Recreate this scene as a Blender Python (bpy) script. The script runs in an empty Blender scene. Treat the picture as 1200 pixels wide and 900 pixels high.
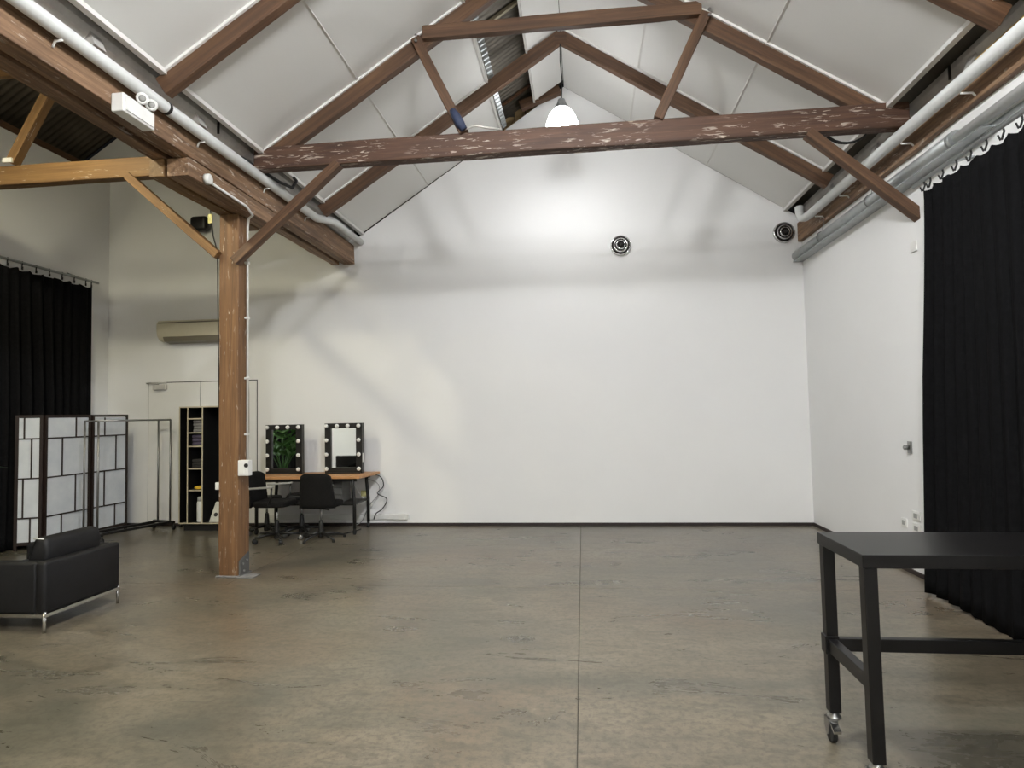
import bpy, math, random
from mathutils import Vector, Matrix
random.seed(7)
S = bpy.context.scene
COL = S.collection

# ------------------------------------------------------------------ camera
PITCH, YAW, ROLL, FPX = 0.0488343, 0.1113493, -0.0199115, 735.17
cam_data = bpy.data.cameras.new('camera')
cam = bpy.data.objects.new('camera', cam_data); COL.objects.link(cam)
cam_data.sensor_fit = 'HORIZONTAL'; cam_data.sensor_width = 36.0
cam_data.lens = FPX / 1200.0 * 36.0
cam_data.clip_start = 0.05
def camera_matrix():
    cp, sp, cy, sy = math.cos(PITCH), math.sin(PITCH), math.cos(YAW), math.sin(YAW)
    fw = Vector((-sy*cp, cy*cp, sp)); rt = Vector((cy, sy, 0)); up = rt.cross(fw)
    r2 = math.cos(ROLL)*rt + math.sin(ROLL)*up
    u2 = -math.sin(ROLL)*rt + math.cos(ROLL)*up
    m = Matrix((r2, u2, -fw)).transposed().to_4x4()
    m.translation = Vector((0, 0, 1.5))
    return m
cam.matrix_world = camera_matrix()
S.camera = cam

# ------------------------------------------------------------------ world, exposure
w = bpy.data.worlds.new('world'); S.world = w; w.use_nodes = True
w.node_tree.nodes['Background'].inputs[0].default_value = (0.6, 0.6, 0.6, 1)
w.node_tree.nodes['Background'].inputs[1].default_value = 0.005
S.view_settings.view_transform = 'Standard'; S.view_settings.look = 'None'
S.view_settings.gamma = 1.0; S.view_settings.use_curve_mapping = False
S.view_settings.exposure = 0.68
LAMP_MAIN = (0.975, 0.985, 1.0)      # neutral white bulbs of the main bay
LAMP_SIDE = (1.0, 0.93, 0.66)      # warmer bulbs of the side bay
P_FAR, P_MAIN, P_BACK, P_SIDE, P_SIDE_BACK = 44.0, 320.0, 480.0, 150.0, 170.0      # watts

# ------------------------------------------------------------------ mesh helper
class MB:
    def __init__(s): s.v = []; s.f = []; s.smooth = []
    def add(s, vs, fs, sm=False):
        b = len(s.v); s.v += [Vector(v) for v in vs]
        s.f += [tuple(b+i for i in f) for f in fs]; s.smooth += [sm]*len(fs)
        return s
    def box(s, x0, x1, y0, y1, z0, z1):
        x0, x1 = min(x0, x1), max(x0, x1); y0, y1 = min(y0, y1), max(y0, y1); z0, z1 = min(z0, z1), max(z0, z1)
        return s.add([(x0,y0,z0),(x1,y0,z0),(x1,y1,z0),(x0,y1,z0),(x0,y0,z1),(x1,y0,z1),(x1,y1,z1),(x0,y1,z1)],
              [(0,3,2,1),(4,5,6,7),(0,1,5,4),(1,2,6,5),(2,3,7,6),(3,0,4,7)])
    def bar(s, p0, p1, wdt, hgt, up=(0,0,1)):
        p0, p1 = Vector(p0), Vector(p1); d = (p1-p0).normalized(); up = Vector(up)
        sd = d.cross(up)
        if sd.length < 1e-4: sd = d.cross(Vector((0,1,0)))
        sd.normalize(); u = sd.cross(d)
        a, b = sd*wdt/2, u*hgt/2
        vs = [p0-a-b, p0+a-b, p0+a+b, p0-a+b, p1-a-b, p1+a-b, p1+a+b, p1-a+b]
        return s.add(vs, [(0,1,2,3),(7,6,5,4),(0,4,5,1),(1,5,6,2),(2,6,7,3),(3,7,4,0)])
    def tube(s, pts, r, n=10, cap=True):
        pts = [Vector(p) for p in pts]; rs = r if isinstance(r, (list, tuple)) else [r]*len(pts)
        b = len(s.v); prev = None
        for i, p in enumerate(pts):
            t = (pts[min(i+1, len(pts)-1)] - pts[max(i-1, 0)]).normalized()
            if prev is None:
                a = t.cross(Vector((0,0,1)))
                if a.length < 1e-3: a = t.cross(Vector((1,0,0)))
            else:
                a = prev - t*prev.dot(t)
            a.normalize(); prev = a; c = t.cross(a)
            for k in range(n):
                an = 2*math.pi*k/n
                s.v.append(p + (a*math.cos(an) + c*math.sin(an))*rs[i])
        for i in range(len(pts)-1):
            for k in range(n):
                k2 = (k+1) % n
                s.f.append((b+i*n+k, b+i*n+k2, b+(i+1)*n+k2, b+(i+1)*n+k)); s.smooth.append(True)
        if cap:
            s.f.append(tuple(b+k for k in reversed(range(n)))); s.smooth.append(False)
            e = b+(len(pts)-1)*n; s.f.append(tuple(e+k for k in range(n))); s.smooth.append(False)
        return s
    def lathe(s, prof, c=(0,0,0), axis=(0,0,1), n=24, sm=True):
        c = Vector(c); ax = Vector(axis).normalized()
        a = ax.cross(Vector((0,0,1)))
        if a.length < 1e-3: a = Vector((1,0,0))
        a.normalize(); d = ax.cross(a); b = len(s.v)
        for r, h in prof:
            for k in range(n):
                an = 2*math.pi*k/n
                s.v.append(c + ax*h + (a*math.cos(an)+d*math.sin(an))*r)
        for i in range(len(prof)-1):
            for k in range(n):
                k2 = (k+1) % n
                s.f.append((b+i*n+k, b+i*n+k2, b+(i+1)*n+k2, b+(i+1)*n+k)); s.smooth.append(sm)
        s.f.append(tuple(b+k for k in reversed(range(n)))); s.smooth.append(False)
        e = b+(len(prof)-1)*n; s.f.append(tuple(e+k for k in range(n))); s.smooth.append(False)
        return s
    def prism(s, poly, f0, f1):
        """poly: 2-D outline, f0/f1 map (a,b) to the two end points"""
        n = len(poly); vs = [f0(a, b) for a, b in poly] + [f1(a, b) for a, b in poly]
        fs = [tuple(range(n-1, -1, -1)), tuple(range(n, 2*n))]
        fs += [(i, (i+1) % n, n+(i+1) % n, n+i) for i in range(n)]
        return s.add(vs, fs)

ORG = {}
def setp(o, label=None, cat=None, group=None, kind=None):
    if label: o['label'] = label
    if cat: o['category'] = cat
    if group: o['group'] = group
    if kind: o['kind'] = kind
    return o
def thing(name, loc, label=None, cat=None, group=None, kind=None):
    o = bpy.data.objects.new(name, None); COL.objects.link(o); o.empty_display_size = 0.1
    o.location = loc; ORG[o.name] = Vector(loc)
    return setp(o, label, cat, group, kind)
def obj(name, mb, mat, parent=None, bevel=0, label=None, cat=None, group=None, kind=None, seg=2):
    if parent is not None: O = ORG[parent.name]
    else:
        lo = [min(v[i] for v in mb.v) for i in range(3)]; hi = [max(v[i] for v in mb.v) for i in range(3)]
        O = Vector(((lo[0]+hi[0])/2, (lo[1]+hi[1])/2, lo[2]))
    me = bpy.data.meshes.new(name)
    me.from_pydata([v-O for v in mb.v], [], mb.f); me.update()
    me.polygons.foreach_set('use_smooth', mb.smooth)
    import bmesh
    bm = bmesh.new(); bm.from_mesh(me); bmesh.ops.recalc_face_normals(bm, faces=bm.faces); bm.to_mesh(me); bm.free()
    me.materials.append(mat)
    o = bpy.data.objects.new(name, me); COL.objects.link(o)
    if parent is not None: o.parent = parent
    else: o.location = O
    ORG[o.name] = O
    if bevel:
        m = o.modifiers.new('bevel', 'BEVEL'); m.width = bevel; m.segments = seg; m.limit_method = 'ANGLE'
        if seg > 2: me.polygons.foreach_set('use_smooth', [True]*len(me.polygons))
    return setp(o, label, cat, group, kind)
def wood_bar(name, p0, p1, wdt, hgt, mat, parent=None, up=(0,0,1), bevel=0.006, wob=0.004, **kw):
    """timber with its own axes (x along the grain), slightly uneven"""
    p0, p1 = Vector(p0), Vector(p1); d = (p1-p0).normalized(); L = (p1-p0).length
    sd = d.cross(Vector(up))
    if sd.length < 1e-4: sd = d.cross(Vector((0,1,0)))
    sd.normalize(); u = sd.cross(d)
    mw = Matrix((d, -sd, u)).transposed().to_4x4(); mw.translation = p0
    n = max(2, int(L/0.35)); vs = []; fs = []
    for i in range(n+1):
        for (a, b) in ((-1,-1),(1,-1),(1,1),(-1,1)):
            vs.append((L*i/n, a*wdt/2+random.uniform(-wob, wob), b*hgt/2+random.uniform(-wob, wob)))
    for i in range(n):
        for k in range(4):
            k2 = (k+1) % 4; fs.append((i*4+k, i*4+k2, i*4+4+k2, i*4+4+k))
    fs.append((3,2,1,0)); fs.append((n*4, n*4+1, n*4+2, n*4+3))
    me = bpy.data.meshes.new(name); me.from_pydata(vs, [], [tuple(reversed(f)) for f in fs]); me.update()
    import bmesh
    bm = bmesh.new(); bm.from_mesh(me); bmesh.ops.recalc_face_normals(bm, faces=bm.faces); bm.to_mesh(me); bm.free()
    me.materials.append(mat)
    o = bpy.data.objects.new(name, me); COL.objects.link(o)
    if parent is not None:
        o.parent = parent; o.matrix_local = Matrix.Translation(-ORG[parent.name]) @ mw
    else: o.matrix_local = mw
    ORG[o.name] = p0
    if bevel:
        m = o.modifiers.new('bevel', 'BEVEL'); m.width = bevel; m.segments = 2; m.limit_method = 'ANGLE'; m.angle_limit = 0.9
    return setp(o, **kw)

# ------------------------------------------------------------------ materials
def nodes(name):
    m = bpy.data.materials.new(name); m.use_nodes = True
    return m, m.node_tree, m.node_tree.nodes['Principled BSDF']
def lin(c): return tuple((x/12.92 if x <= .04045 else ((x+.055)/1.055)**2.4) for x in (v/255 for v in c)) + (1,)
def noise(nt, coord, scale, detail=4, rough=.6, stretch=None, dist=0):
    n = nt.nodes.new('ShaderNodeTexNoise'); n.inputs['Scale'].default_value = scale
    n.inputs['Detail'].default_value = detail; n.inputs['Roughness'].default_value = rough
    n.inputs['Distortion'].default_value = dist
    if stretch:
        mp = nt.nodes.new('ShaderNodeMapping'); mp.inputs['Scale'].default_value = stretch
        nt.links.new(coord, mp.inputs[0]); coord = mp.outputs[0]
    nt.links.new(coord, n.inputs['Vector']); return n.outputs['Fac']
def ramp(nt, fac, stops):
    r = nt.nodes.new('ShaderNodeValToRGB'); e = r.color_ramp.elements
    while len(e) < len(stops): e.new(0.5)
    for k, (p, c) in enumerate(stops): e[k].position = p; e[k].color = c
    nt.links.new(fac, r.inputs[0]); return r.outputs[0]
def mix(nt, fac, a, b, mode='MIX'):
    m = nt.nodes.new('ShaderNodeMix'); m.data_type = 'RGBA'; m.blend_type = mode
    for k, s in ((0, fac), (6, a), (7, b)):
        if hasattr(s, 'is_output'): nt.links.new(s, m.inputs[k])
        else: m.inputs[k].default_value = s
    return m.outputs[2]
def bump(nt, bs, h, strength, dist=.01):
    b = nt.nodes.new('ShaderNodeBump'); b.inputs['Strength'].default_value = strength; b.inputs['Distance'].default_value = dist
    nt.links.new(h, b.inputs['Height']); nt.links.new(b.outputs[0], bs.inputs['Normal'])
def coords(nt): return nt.nodes.new('ShaderNodeTexCoord').outputs['Object']
def plain(name, c, rough=.5, metal=0, var=.12, scale=6, bmp=0, spec=.5):
    m, nt, bs = nodes(name); co = coords(nt); n = noise(nt, co, scale)
    lo = tuple(x*(1-var) for x in c[:3])+(1,); hi = tuple(min(1, x*(1+var)) for x in c[:3])+(1,)
    nt.links.new(ramp(nt, n, [(.3, lo), (.7, hi)]), bs.inputs['Base Color'])
    bs.inputs['Roughness'].default_value = rough; bs.inputs['Metallic'].default_value = metal
    bs.inputs['Specular IOR Level'].default_value = spec
    if bmp: bump(nt, bs, noise(nt, co, scale*12), bmp, .003)
    return m
def wood(name, dark, mid, light, chips=0.0, rough=.65):
    m, nt, bs = nodes(name); co = coords(nt)
    g = noise(nt, co, 3.0, 6, .65, (.35, 9, 9), .6)
    base = ramp(nt, g, [(.25, dark), (.5, mid), (.78, light)])
    blot = noise(nt, co, 2.2, 3, .6, (.8, 2, 2))
    base = mix(nt, ramp(nt, blot, [(.35, (0,0,0,1)), (.75, (.45,.45,.45,1))]), base, dark)
    if chips:
        c1 = noise(nt, co, 5.5, 5, .62, (1.1, 7.5, 7.5), .8)
        c2 = noise(nt, co, 1.6, 2, .5)
        k = mix(nt, 1.0, ramp(nt, c1, [(.63-.06*chips, (0,0,0,1)), (.67-.06*chips, (1,1,1,1))]),
                ramp(nt, c2, [(.4, (0,0,0,1)), (.58, (1,1,1,1))]), 'MULTIPLY')
        base = mix(nt, k, base, lin((186, 174, 160)))
    nt.links.new(base, bs.inputs['Base Color'])
    bs.inputs['Roughness'].default_value = rough
    bump(nt, bs, g, .35, .006)
    return m
def emit(name, c, s):
    m = bpy.data.materials.new(name); m.use_nodes = True; nt = m.node_tree; nt.nodes.clear()
    e = nt.nodes.new('ShaderNodeEmission'); e.inputs[0].default_value = tuple(c)+(1,); e.inputs[1].default_value = s
    o = nt.nodes.new('ShaderNodeOutputMaterial'); nt.links.new(e.outputs[0], o.inputs[0]); return m
def wall_paint(name, c):
    m, nt, bs = nodes(name); co = coords(nt)
    n = noise(nt, co, .9, 5, .6)
    nt.links.new(ramp(nt, n, [(.3, tuple(x*.97 for x in c[:3])+(1,)), (.7, c)]), bs.inputs['Base Color'])
    bs.inputs['Roughness'].default_value = .62; bs.inputs['Specular IOR Level'].default_value = .3
    bump(nt, bs, noise(nt, co, 14, 5, .7), .06, .01)
    return m
def concrete():
    m, nt, bs = nodes('polished_concrete')
    g = nt.nodes.new('ShaderNodeNewGeometry'); co = g.outputs['Position']
    big = noise(nt, co, .55, 5, .62, (.7, 1.2, 1), .7)
    med = noise(nt, co, 1.7, 7, .7, (.55, 1.5, 1), 1.2)
    fine = noise(nt, co, 26, 5, .75)
    speck = noise(nt, co, 95, 3, .7)
    c = ramp(nt, big, [(.36, lin((112,110,99))), (.45, lin((136,129,114))), (.54, lin((150,139,121))), (.64, lin((162,153,138)))])
    c = mix(nt, ramp(nt, med, [(.36, (.6,.6,.6,1)), (.50, (0,0,0,1))]), c, lin((100,99,91)))
    c = mix(nt, ramp(nt, med, [(.53, (0,0,0,1)), (.68, (.5,.5,.5,1))]), c, lin((172,161,143)))
    green = noise(nt, co, .8, 3, .5, (.8, 1.6, 1), .5)
    c = mix(nt, ramp(nt, green, [(.52, (0,0,0,1)), (.64, (.5,.5,.5,1))]), c, lin((116,114,99)))
    brown = noise(nt, co, .5, 3, .5, (1, 1.2, 1), .4)
    c = mix(nt, ramp(nt, brown, [(.5, (0,0,0,1)), (.62, (.45,.45,.45,1))]), c, lin((142,120,98)))
    scr = noise(nt, co, 3.1, 6, .72, (.35, 2.1, 1), 1.6)
    c = mix(nt, ramp(nt, scr, [(.69, (0,0,0,1)), (.74, (.6,.6,.6,1))]), c, lin((184,177,160)))
    grit = noise(nt, co, 7, 6, .75, (.6, 1.4, 1), .6)
    c = mix(nt, ramp(nt, grit, [(.36, (.65,.65,.65,1)), (.52, (0,0,0,1))]), c, lin((100,95,83)))
    c = mix(nt, ramp(nt, fine, [(.36, (.7,.7,.7,1)), (.54, (0,0,0,1))]), c, lin((92,86,75)))
    c = mix(nt, ramp(nt, speck, [(.62, (0,0,0,1)), (.68, (.6,.6,.6,1))]), c, lin((84,78,68)))
    c = mix(nt, 1.0, c, (.61,.60,.565,1), 'MULTIPLY')
    nt.links.new(c, bs.inputs['Base Color'])
    r = nt.nodes.new('ShaderNodeMapRange'); r.inputs['From Min'].default_value = .3; r.inputs['From Max'].default_value = .7
    r.inputs['To Min'].default_value = .26; r.inputs['To Max'].default_value = .32
    nt.links.new(med, r.inputs['Value']); nt.links.new(r.outputs[0], bs.inputs['Roughness'])
    bs.inputs['Specular IOR Level'].default_value = .65
    bump(nt, bs, fine, .05, .004)
    return m
M = {}
M['concrete'] = concrete()
M['joint'] = plain('floor_joint', lin((78,73,64)), .9)
M['wall'] = wall_paint('white_wall_paint', (.80, .80, .79, 1))
M['panel'] = wall_paint('ceiling_panel_paint', (.74, .735, .71, 1))
M['trim'] = plain('white_trim', (.72,.71,.68,1), .5, var=.03)
M['wood'] = wood('brown_timber', lin((58,39,26)), lin((93,66,45)), lin((124,92,64)), .0)
M['wood_chip'] = wood('brown_timber_flaked', lin((54,36,27)), lin((84,58,43)), lin((110,80,60)), .8)
M['wood_post'] = wood('post_timber', lin((84,58,35)), lin((118,85,53)), lin((146,110,74)), .12)
M['wood_warm_lit'] = wood('warm_lit_timber', lin((88,62,34)), lin((118,87,50)), lin((142,110,68)), .05)  # brown timber with the side bay's warm light put into its colour
M['wood_beam'] = wood('beam_timber', lin((70,54,40)), lin((132,102,76)), lin((170,138,106)), .55)
M['tan_board'] = wood('tan_board', lin((150,120,80)), lin((196,168,120)), lin((214,190,146)))
M['zinc'] = plain('corrugated_zinc', lin((112,106,96)), .6, .4, .18, 3)
M['dark_zinc'] = plain('dark_corrugated_zinc', lin((92,84,72)), .7, .1, .3, 3)
M['galv'] = plain('galvanised_steel', lin((168,172,172)), .38, .75, .12, 5)
M['gutter'] = plain('gutter_steel', lin((196,193,188)), .5, .1, .2, 4)
M['pipe'] = plain('white_pipe', lin((206,208,206)), .42, 0, .06, 4)
M['black'] = plain('black_paint', lin((24,23,22)), .38, 0, .2, 5)
M['table_black'] = plain('black_table_laminate', lin((17,16,16)), .33, 0, .15, 4, 0, .32)
M['leather'] = plain('black_leather', lin((20,20,22)), .5, 0, .2, 20, .15, .35)
M['curtain'] = plain('black_drape', lin((19,19,20)), .9, 0, .25, 30, .1, .04)
M['fabric'] = plain('black_knit', lin((22,21,20)), .9, 0, .3, 60, .4, .2)
M['chrome'] = plain('chrome', lin((205,205,205)), .18, 1, .05)
M['steel'] = plain('brushed_steel', lin((150,150,148)), .35, .9, .1)
M['white_plastic'] = plain('white_plastic', lin((222,222,218)), .4, 0, .03)
M['grey_plastic'] = plain('grey_plastic', lin((150,150,146)), .5, 0, .05)
M['ac'] = plain('air_conditioner_plastic', lin((205,198,176)), .45, 0, .03)
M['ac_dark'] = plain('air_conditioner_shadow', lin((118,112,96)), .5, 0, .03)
M['door'] = wall_paint('door_paint', (.77,.765,.74,1))
M['dark_gap'] = plain('dark_gap', lin((30,27,25)), .8)
M['skirting'] = plain('dark_skirting', lin((40,30,27)), .6)
M['rubber'] = plain('black_rubber', lin((28,28,28)), .7)
M['screen_frame'] = plain('screen_frame_lacquer', lin((36,24,20)), .5)
M['desk_top'] = wood('desk_top_timber', lin((150,104,62)), lin((188,138,90)), lin((206,160,110)), 0, .45)
M['shelf_black'] = plain('black_melamine', lin((18,17,16)), .55)
M['ply_edge'] = plain('plywood_edge', lin((190,180,154)), .6)
M['cloth_grey'] = plain('grey_cloth', lin((120,118,116)), .9, 0, .25, 20, .3)
M['cloth_purple'] = plain('purple_cloth', lin((74,66,84)), .9, 0, .25, 20, .3)
M['cloth_dark'] = plain('dark_cloth', lin((46,44,42)), .9, 0, .3, 20, .3)
M['yellow'] = plain('yellow_plastic', lin((212,172,44)), .5)
M['bag'] = plain('white_paper_bag', lin((200,198,186)), .8)
M['leaf'] = plain('palm_leaf', lin((60,104,44)), .5, 0, .3, 5)
M['pot'] = plain('clay_pot', lin((96,92,86)), .8)
M['soil'] = plain('soil', lin((44,34,26)), .95)
M['insulation'] = plain('glass_wool', lin((176,146,70)), .95, 0, .3, 14, .5)
M['blue'] = plain('blue_wrap', lin((46,56,82)), .6)
M['drawer'] = plain('grey_drawer_plastic', lin((86,86,84)), .45)
M['bulb_off'] = plain('frosted_bulb', lin((226,226,222)), .25, 0, .02)
M['yellow_note'] = plain('pale_yellow_tag', lin((206,200,140)), .7)
m, nt, bs = nodes('mirror_glass'); bs.inputs['Base Color'].default_value = (.82,.85,.83,1); bs.inputs['Metallic'].default_value = 1; bs.inputs['Roughness'].default_value = .02; M['mirror'] = m
m, nt, bs = nodes('rice_paper'); co = coords(nt)
nt.links.new(ramp(nt, noise(nt, co, 5), [(.3, lin((196,202,208))), (.7, lin((212,216,220)))]), bs.inputs['Base Color'])
bs.inputs['Roughness'].default_value = .7; bs.inputs['Transmission Weight'].default_value = 0; M['paper'] = m

# ------------------------------------------------------------------ room
YB, XR, XL, YF = 8.516, 2.915, -6.95, -4.0
CX = -0.15
def rz(x): return 6.02 - .655*abs(x-CX)          # lining of the main bay
CXL = -6.45
def rzl(x): return 6.02 - .655*abs(x-CXL)        # roof of the side bay

fl = obj('floor', MB().box(-7.2, 3.2, YF-.2, YB+.3, -.3, -.012), M['joint'], kind='structure', label='brown grey polished concrete floor with saw cut joints')
xs = [-7.15, -3.285, -.062, 3.15]; ys = [YF-.15, .6, 5.50, YB+.25]
for j in range(3):
    for i in range(3):
        x0, x1 = xs[i], xs[i+1]
        if j < 2 and i == 0: continue            # the near slabs run past the post line
        if j < 2 and i == 1: x0 = xs[0]
        obj('slab', MB().box(x0+.003, x1-.003, ys[j]+.003, ys[j+1]-.003, -.011, 0), M['concrete'], fl)

def wall_outline():
    pts = [(-9.5, 0), (-9.5, rzl(-9.5)), (CXL, rzl(CXL)), (-3.45, rzl(-3.45)), (-3.1, rz(-3.1)-.02), (CX, rz(CX)), (3.15, rz(3.15)), (3.15, 0)]
    return pts
mb = MB().prism(wall_outline(), lambda a, b: (a, YB, b), lambda a, b: (a, YB+.2, b))
obj('wall_back', mb, M['wall'], kind='structure', label='white painted gable wall at the far end')
mb = MB().prism(wall_outline(), lambda a, b: (a, YF, b), lambda a, b: (a, YF-.2, b))
obj('wall_front', mb, M['wall'], kind='structure', label='white painted gable wall opposite the far end')
obj('wall_right', MB().box(XR, XR+.2, YF, YB, 0, 3.94), M['wall'], kind='structure', label='white painted wall behind the tall black curtain')
obj('wall_left', MB().box(XL-.15, XL, YF, YB, 0, 5.12), M['wall'], kind='structure', label='white partition wall of the side bay')
obj('baseboard_back', MB().box(XL, XR, YB-.012, YB, .0, .04), M['skirting'], kind='structure', label='thin dark skirting along the far wall')
obj('baseboard_right', MB().box(XR-.012, XR, YF, YB-.012, .0, .04), M['skirting'], kind='structure', label='thin dark skirting along the wall with the sockets')
obj('baseboard_left', MB().box(XL, XL+.012, YF, YB-.012, .0, .04), M['skirting'], kind='structure', label='thin dark skirting along the partition wall')
wood_bar('trim_1', (XL-.075, YF, 5.17), (XL-.075, YB, 5.17), .14, .09, M['wood'], kind='structure', label='dark timber plate on top of the partition wall')

# main bay lining: separate sheets between the rafters
RAFT_Y = [8.516, 7.2, 5.75, 4.3, 2.85, 1.4, -.05, -1.5, -2.95, YF]
ceil = thing('ceiling', (CX, 2, 6.02), 'white sheet lining of the pitched roof between brown rafters', kind='structure')
def sheet(x0, x1, y0, y1, parent, mat, th=.02, g=.004, off=0, name='ceiling_panel', f=rz):
    a, b = min(x0, x1)+g, max(x0, x1)-g
    vs = [(a, y0+g, f(a)+off), (b, y0+g, f(b)+off), (b, y1-g, f(b)+off), (a, y1-g, f(a)+off)]
    vs += [(v[0], v[1], v[2]+th) for v in vs]
    mb = MB().add(vs, [(0,3,2,1),(4,5,6,7),(0,1,5,4),(1,2,6,5),(2,3,7,6),(3,0,4,7)])
    return obj(name, mb, mat, parent)
LX = [-3.05, -2.08, -1.03]; RX = [2.72, 1.73, .73, CX]
for j in range(len(RAFT_Y)-1):
    y1, y0 = RAFT_Y[j], RAFT_Y[j+1]
    for k in range(2): sheet(LX[k], LX[k+1], y0, y1, ceil, M['panel'])
    for k in range(3): sheet(RX[k], RX[k+1], y0, y1, ceil, M['panel'])
    sheet(CX, -.55, y0, y1-(.18 if j == 0 else 0), ceil, M['panel'])
    for xs_ in (LX[1], RX[1], RX[2]):        # cover strips over the sheet joints
        obj('cover_strip', MB().bar((xs_, y0+.03, rz(xs_)-.004), (xs_, y1-.03, rz(xs_)-.004), .022, .012), M['trim'], ceil)
for y in RAFT_Y[1:-1]:
    for x0, x1 in ((LX[0], -1.05), (RX[0], CX)):
        obj('edge_bead', MB().bar((x0, y-.052, rz(x0)-.008), (x1, y-.052, rz(x1)-.008), .022, .03), M['trim'], ceil)
for xs_, sg in ((LX[0], 1), (RX[0], -1)):
    obj('edge_trim', MB().bar((xs_, YF, rz(xs_)-.012), (xs_, YB, rz(xs_)-.012), .05, .035), M['trim'], ceil)
obj('edge_trim', MB().bar((-1.03, YF, rz(-1.03)), (-1.03, YB, rz(-1.03)), .03, .05), M['trim'], ceil)
obj('edge_trim', MB().bar((-.55, YF, rz(-.55)), (-.55, YB-.18, rz(-.55)), .025, .05), M['gutter'], ceil)

def corrugated(name, x0, x1, y0, y1, f, off, mat, parent, wl=.076, amp=.009, rows=2, per=8):
    n = int((y1-y0)/wl*per); vs = []; fs = []
    for i in range(n+1):
        y = y0 + (y1-y0)*i/n; dz = amp*math.sin(2*math.pi*y/wl)
        for r in range(rows):
            x = x0+(x1-x0)*r/(rows-1); vs.append((x, y, f(x)+off+dz))
    for i in range(n):
        for r in range(rows-1):
            a = i*rows+r; fs.append((a, a+1, a+rows+1, a+rows))
    return obj(name, MB().add(vs, fs, True), mat, parent)
# roof sheet that shows through the open slot beside the ridge
rs = thing('ceiling', (-.8, 2, 6.0), 'bare corrugated metal roof seen through the slot beside the ridge', kind='structure')
corrugated('roof_sheet', -1.5, -.2, YF, YB+.45, rz, .30, M['zinc'], rs, wl=.08, amp=.006)
corrugated('roof_sheet', -3.5, -1.45, YF-.2, YB+.45, rz, .30, M['zinc'], rs, wl=.4)
corrugated('roof_sheet', -.25, CX, YF-.2, YB+.45, rz, .30, M['zinc'], rs, wl=.4)
corrugated('roof_sheet', CX, 3.5, YF-.2, YB+.45, rz, .30, M['zinc'], rs, wl=.4)
for yy in (8.35, 7.75, 6.6, 6.05, 5.1, 4.7, 3.6):
    obj('purlin_batten', MB().bar((-1.45, yy, rz(-1.45)+.27), (-.3, yy, rz(-.3)+.27), .035, .035), M['ply_edge'] if yy < 8.3 else M['wood'], rs)
corrugated('sheet_edge', -1.012, -.955, YF, YB, rz, .05, M['galv'], rs, wl=.09, amp=.022)
corrugated('sheet_edge', -1.012, -.97, YF, YB, rz, .10, M['galv'], rs, wl=.09, amp=.022)
obj('slot_liner', MB().bar((-.5, YF, rz(-.5)+.16), (-.5, YB+.3, rz(-.5)+.16), .02, .3), M['gutter'], rs)
for k in range(6):
    x0 = -1.35+k*.16
    obj('gable_board', MB().box(x0, x0+.15, YB+.3, YB+.33, 5.2, rz(x0)+.35), M['tan_board'], rs)
wood_bar('lintel', (-.75, YB-.08, rz(-.75)+.12), (-.2, YB-.08, rz(-.2)-.05), .1, .12, M['wood'], rs)
# side bay roof
rl = thing('ceiling', (CXL, 2, 6.0), 'dark corrugated metal roof of the side bay', kind='structure')
corrugated('roof_sheet', -3.5, CXL, YF, YB+.1, rzl, .14, M['dark_zinc'], rl, wl=.1, amp=.012)
corrugated('roof_sheet', CXL, -9.5, YF, YB+.1, rzl, .14, M['dark_zinc'], rl, wl=.1, amp=.012)
for x in (-3.95, -4.85, -5.75):
    wood_bar('purlin', (x, YF, rzl(x)+.08), (x, YB, rzl(x)+.08), .075, .06, M['wood'], rl)
wood_bar('gable_trim', (-3.6, YB-.05, rzl(-3.6)+.04), (CXL, YB-.05, rzl(CXL)+.04), .07, .12, M['wood_warm_lit'], rl)

# ------------------------------------------------------------------ timber frame
TY = 5.75
def lam(x0, z0, x1, z1, y): return (x0, y, z0), (x1, y, z1)
tr = thing('roof_truss', (CX, TY, 3.94), 'flaking brown timber roof truss spanning above the pendant lamp and concrete floor', 'truss')
wood_bar('tie_beam', (-3.13, TY, 4.045), (2.89, TY, 4.045), .13, .22, M['wood_chip'], tr, bevel=.012)
def rafter_pair(y, parent, ridge_cap=True, dep=.15, wd=.085):
    for x0 in (-3.08, 2.78):
        n = math.hypot(1, .655); o_ = dep/2*n + .004
        wood_bar('rafter', (x0, y, rz(x0)-o_), (CX+(.0 if x0 < 0 else .0), y, rz(CX)-o_), wd, dep, M['wood'], parent)
rafter_pair(TY-.0, tr)
wood_bar('collar_beam', (-1.42, TY-.07, 5.135), (1.16, TY-.07, 5.135), .07, .125, M['wood'], tr)
wood_bar('strut', (-1.50, TY-.055, 5.10), (-1.04, TY-.055, 4.15), .09, .085, M['wood'], tr, up=(0,1,0))
wood_bar('strut', (1.20, TY-.055, 5.10), (.745, TY-.055, 4.15), .09, .085, M['wood'], tr, up=(0,1,0))
wood_bar('brace', (-3.33, TY-.04, 3.04), (-2.27, TY-.04, 3.945), .085, .09, M['wood'], tr, up=(0,1,0))
wood_bar('brace', (2.04, TY-.04, 3.94), (2.985, TY-.04, 3.10), .085, .10, M['wood'], tr, up=(0,1,0))
for sx, x in ((-1, -1.5), (1, 1.2)):
    for dz in (0, -.05):
        obj('bolt', MB().lathe([(.014, 0), (.014, .012)], (x+.02, TY-.1-.012+.0, 5.1+dz), (0,-1,0), 8), M['steel'], tr)
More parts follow.
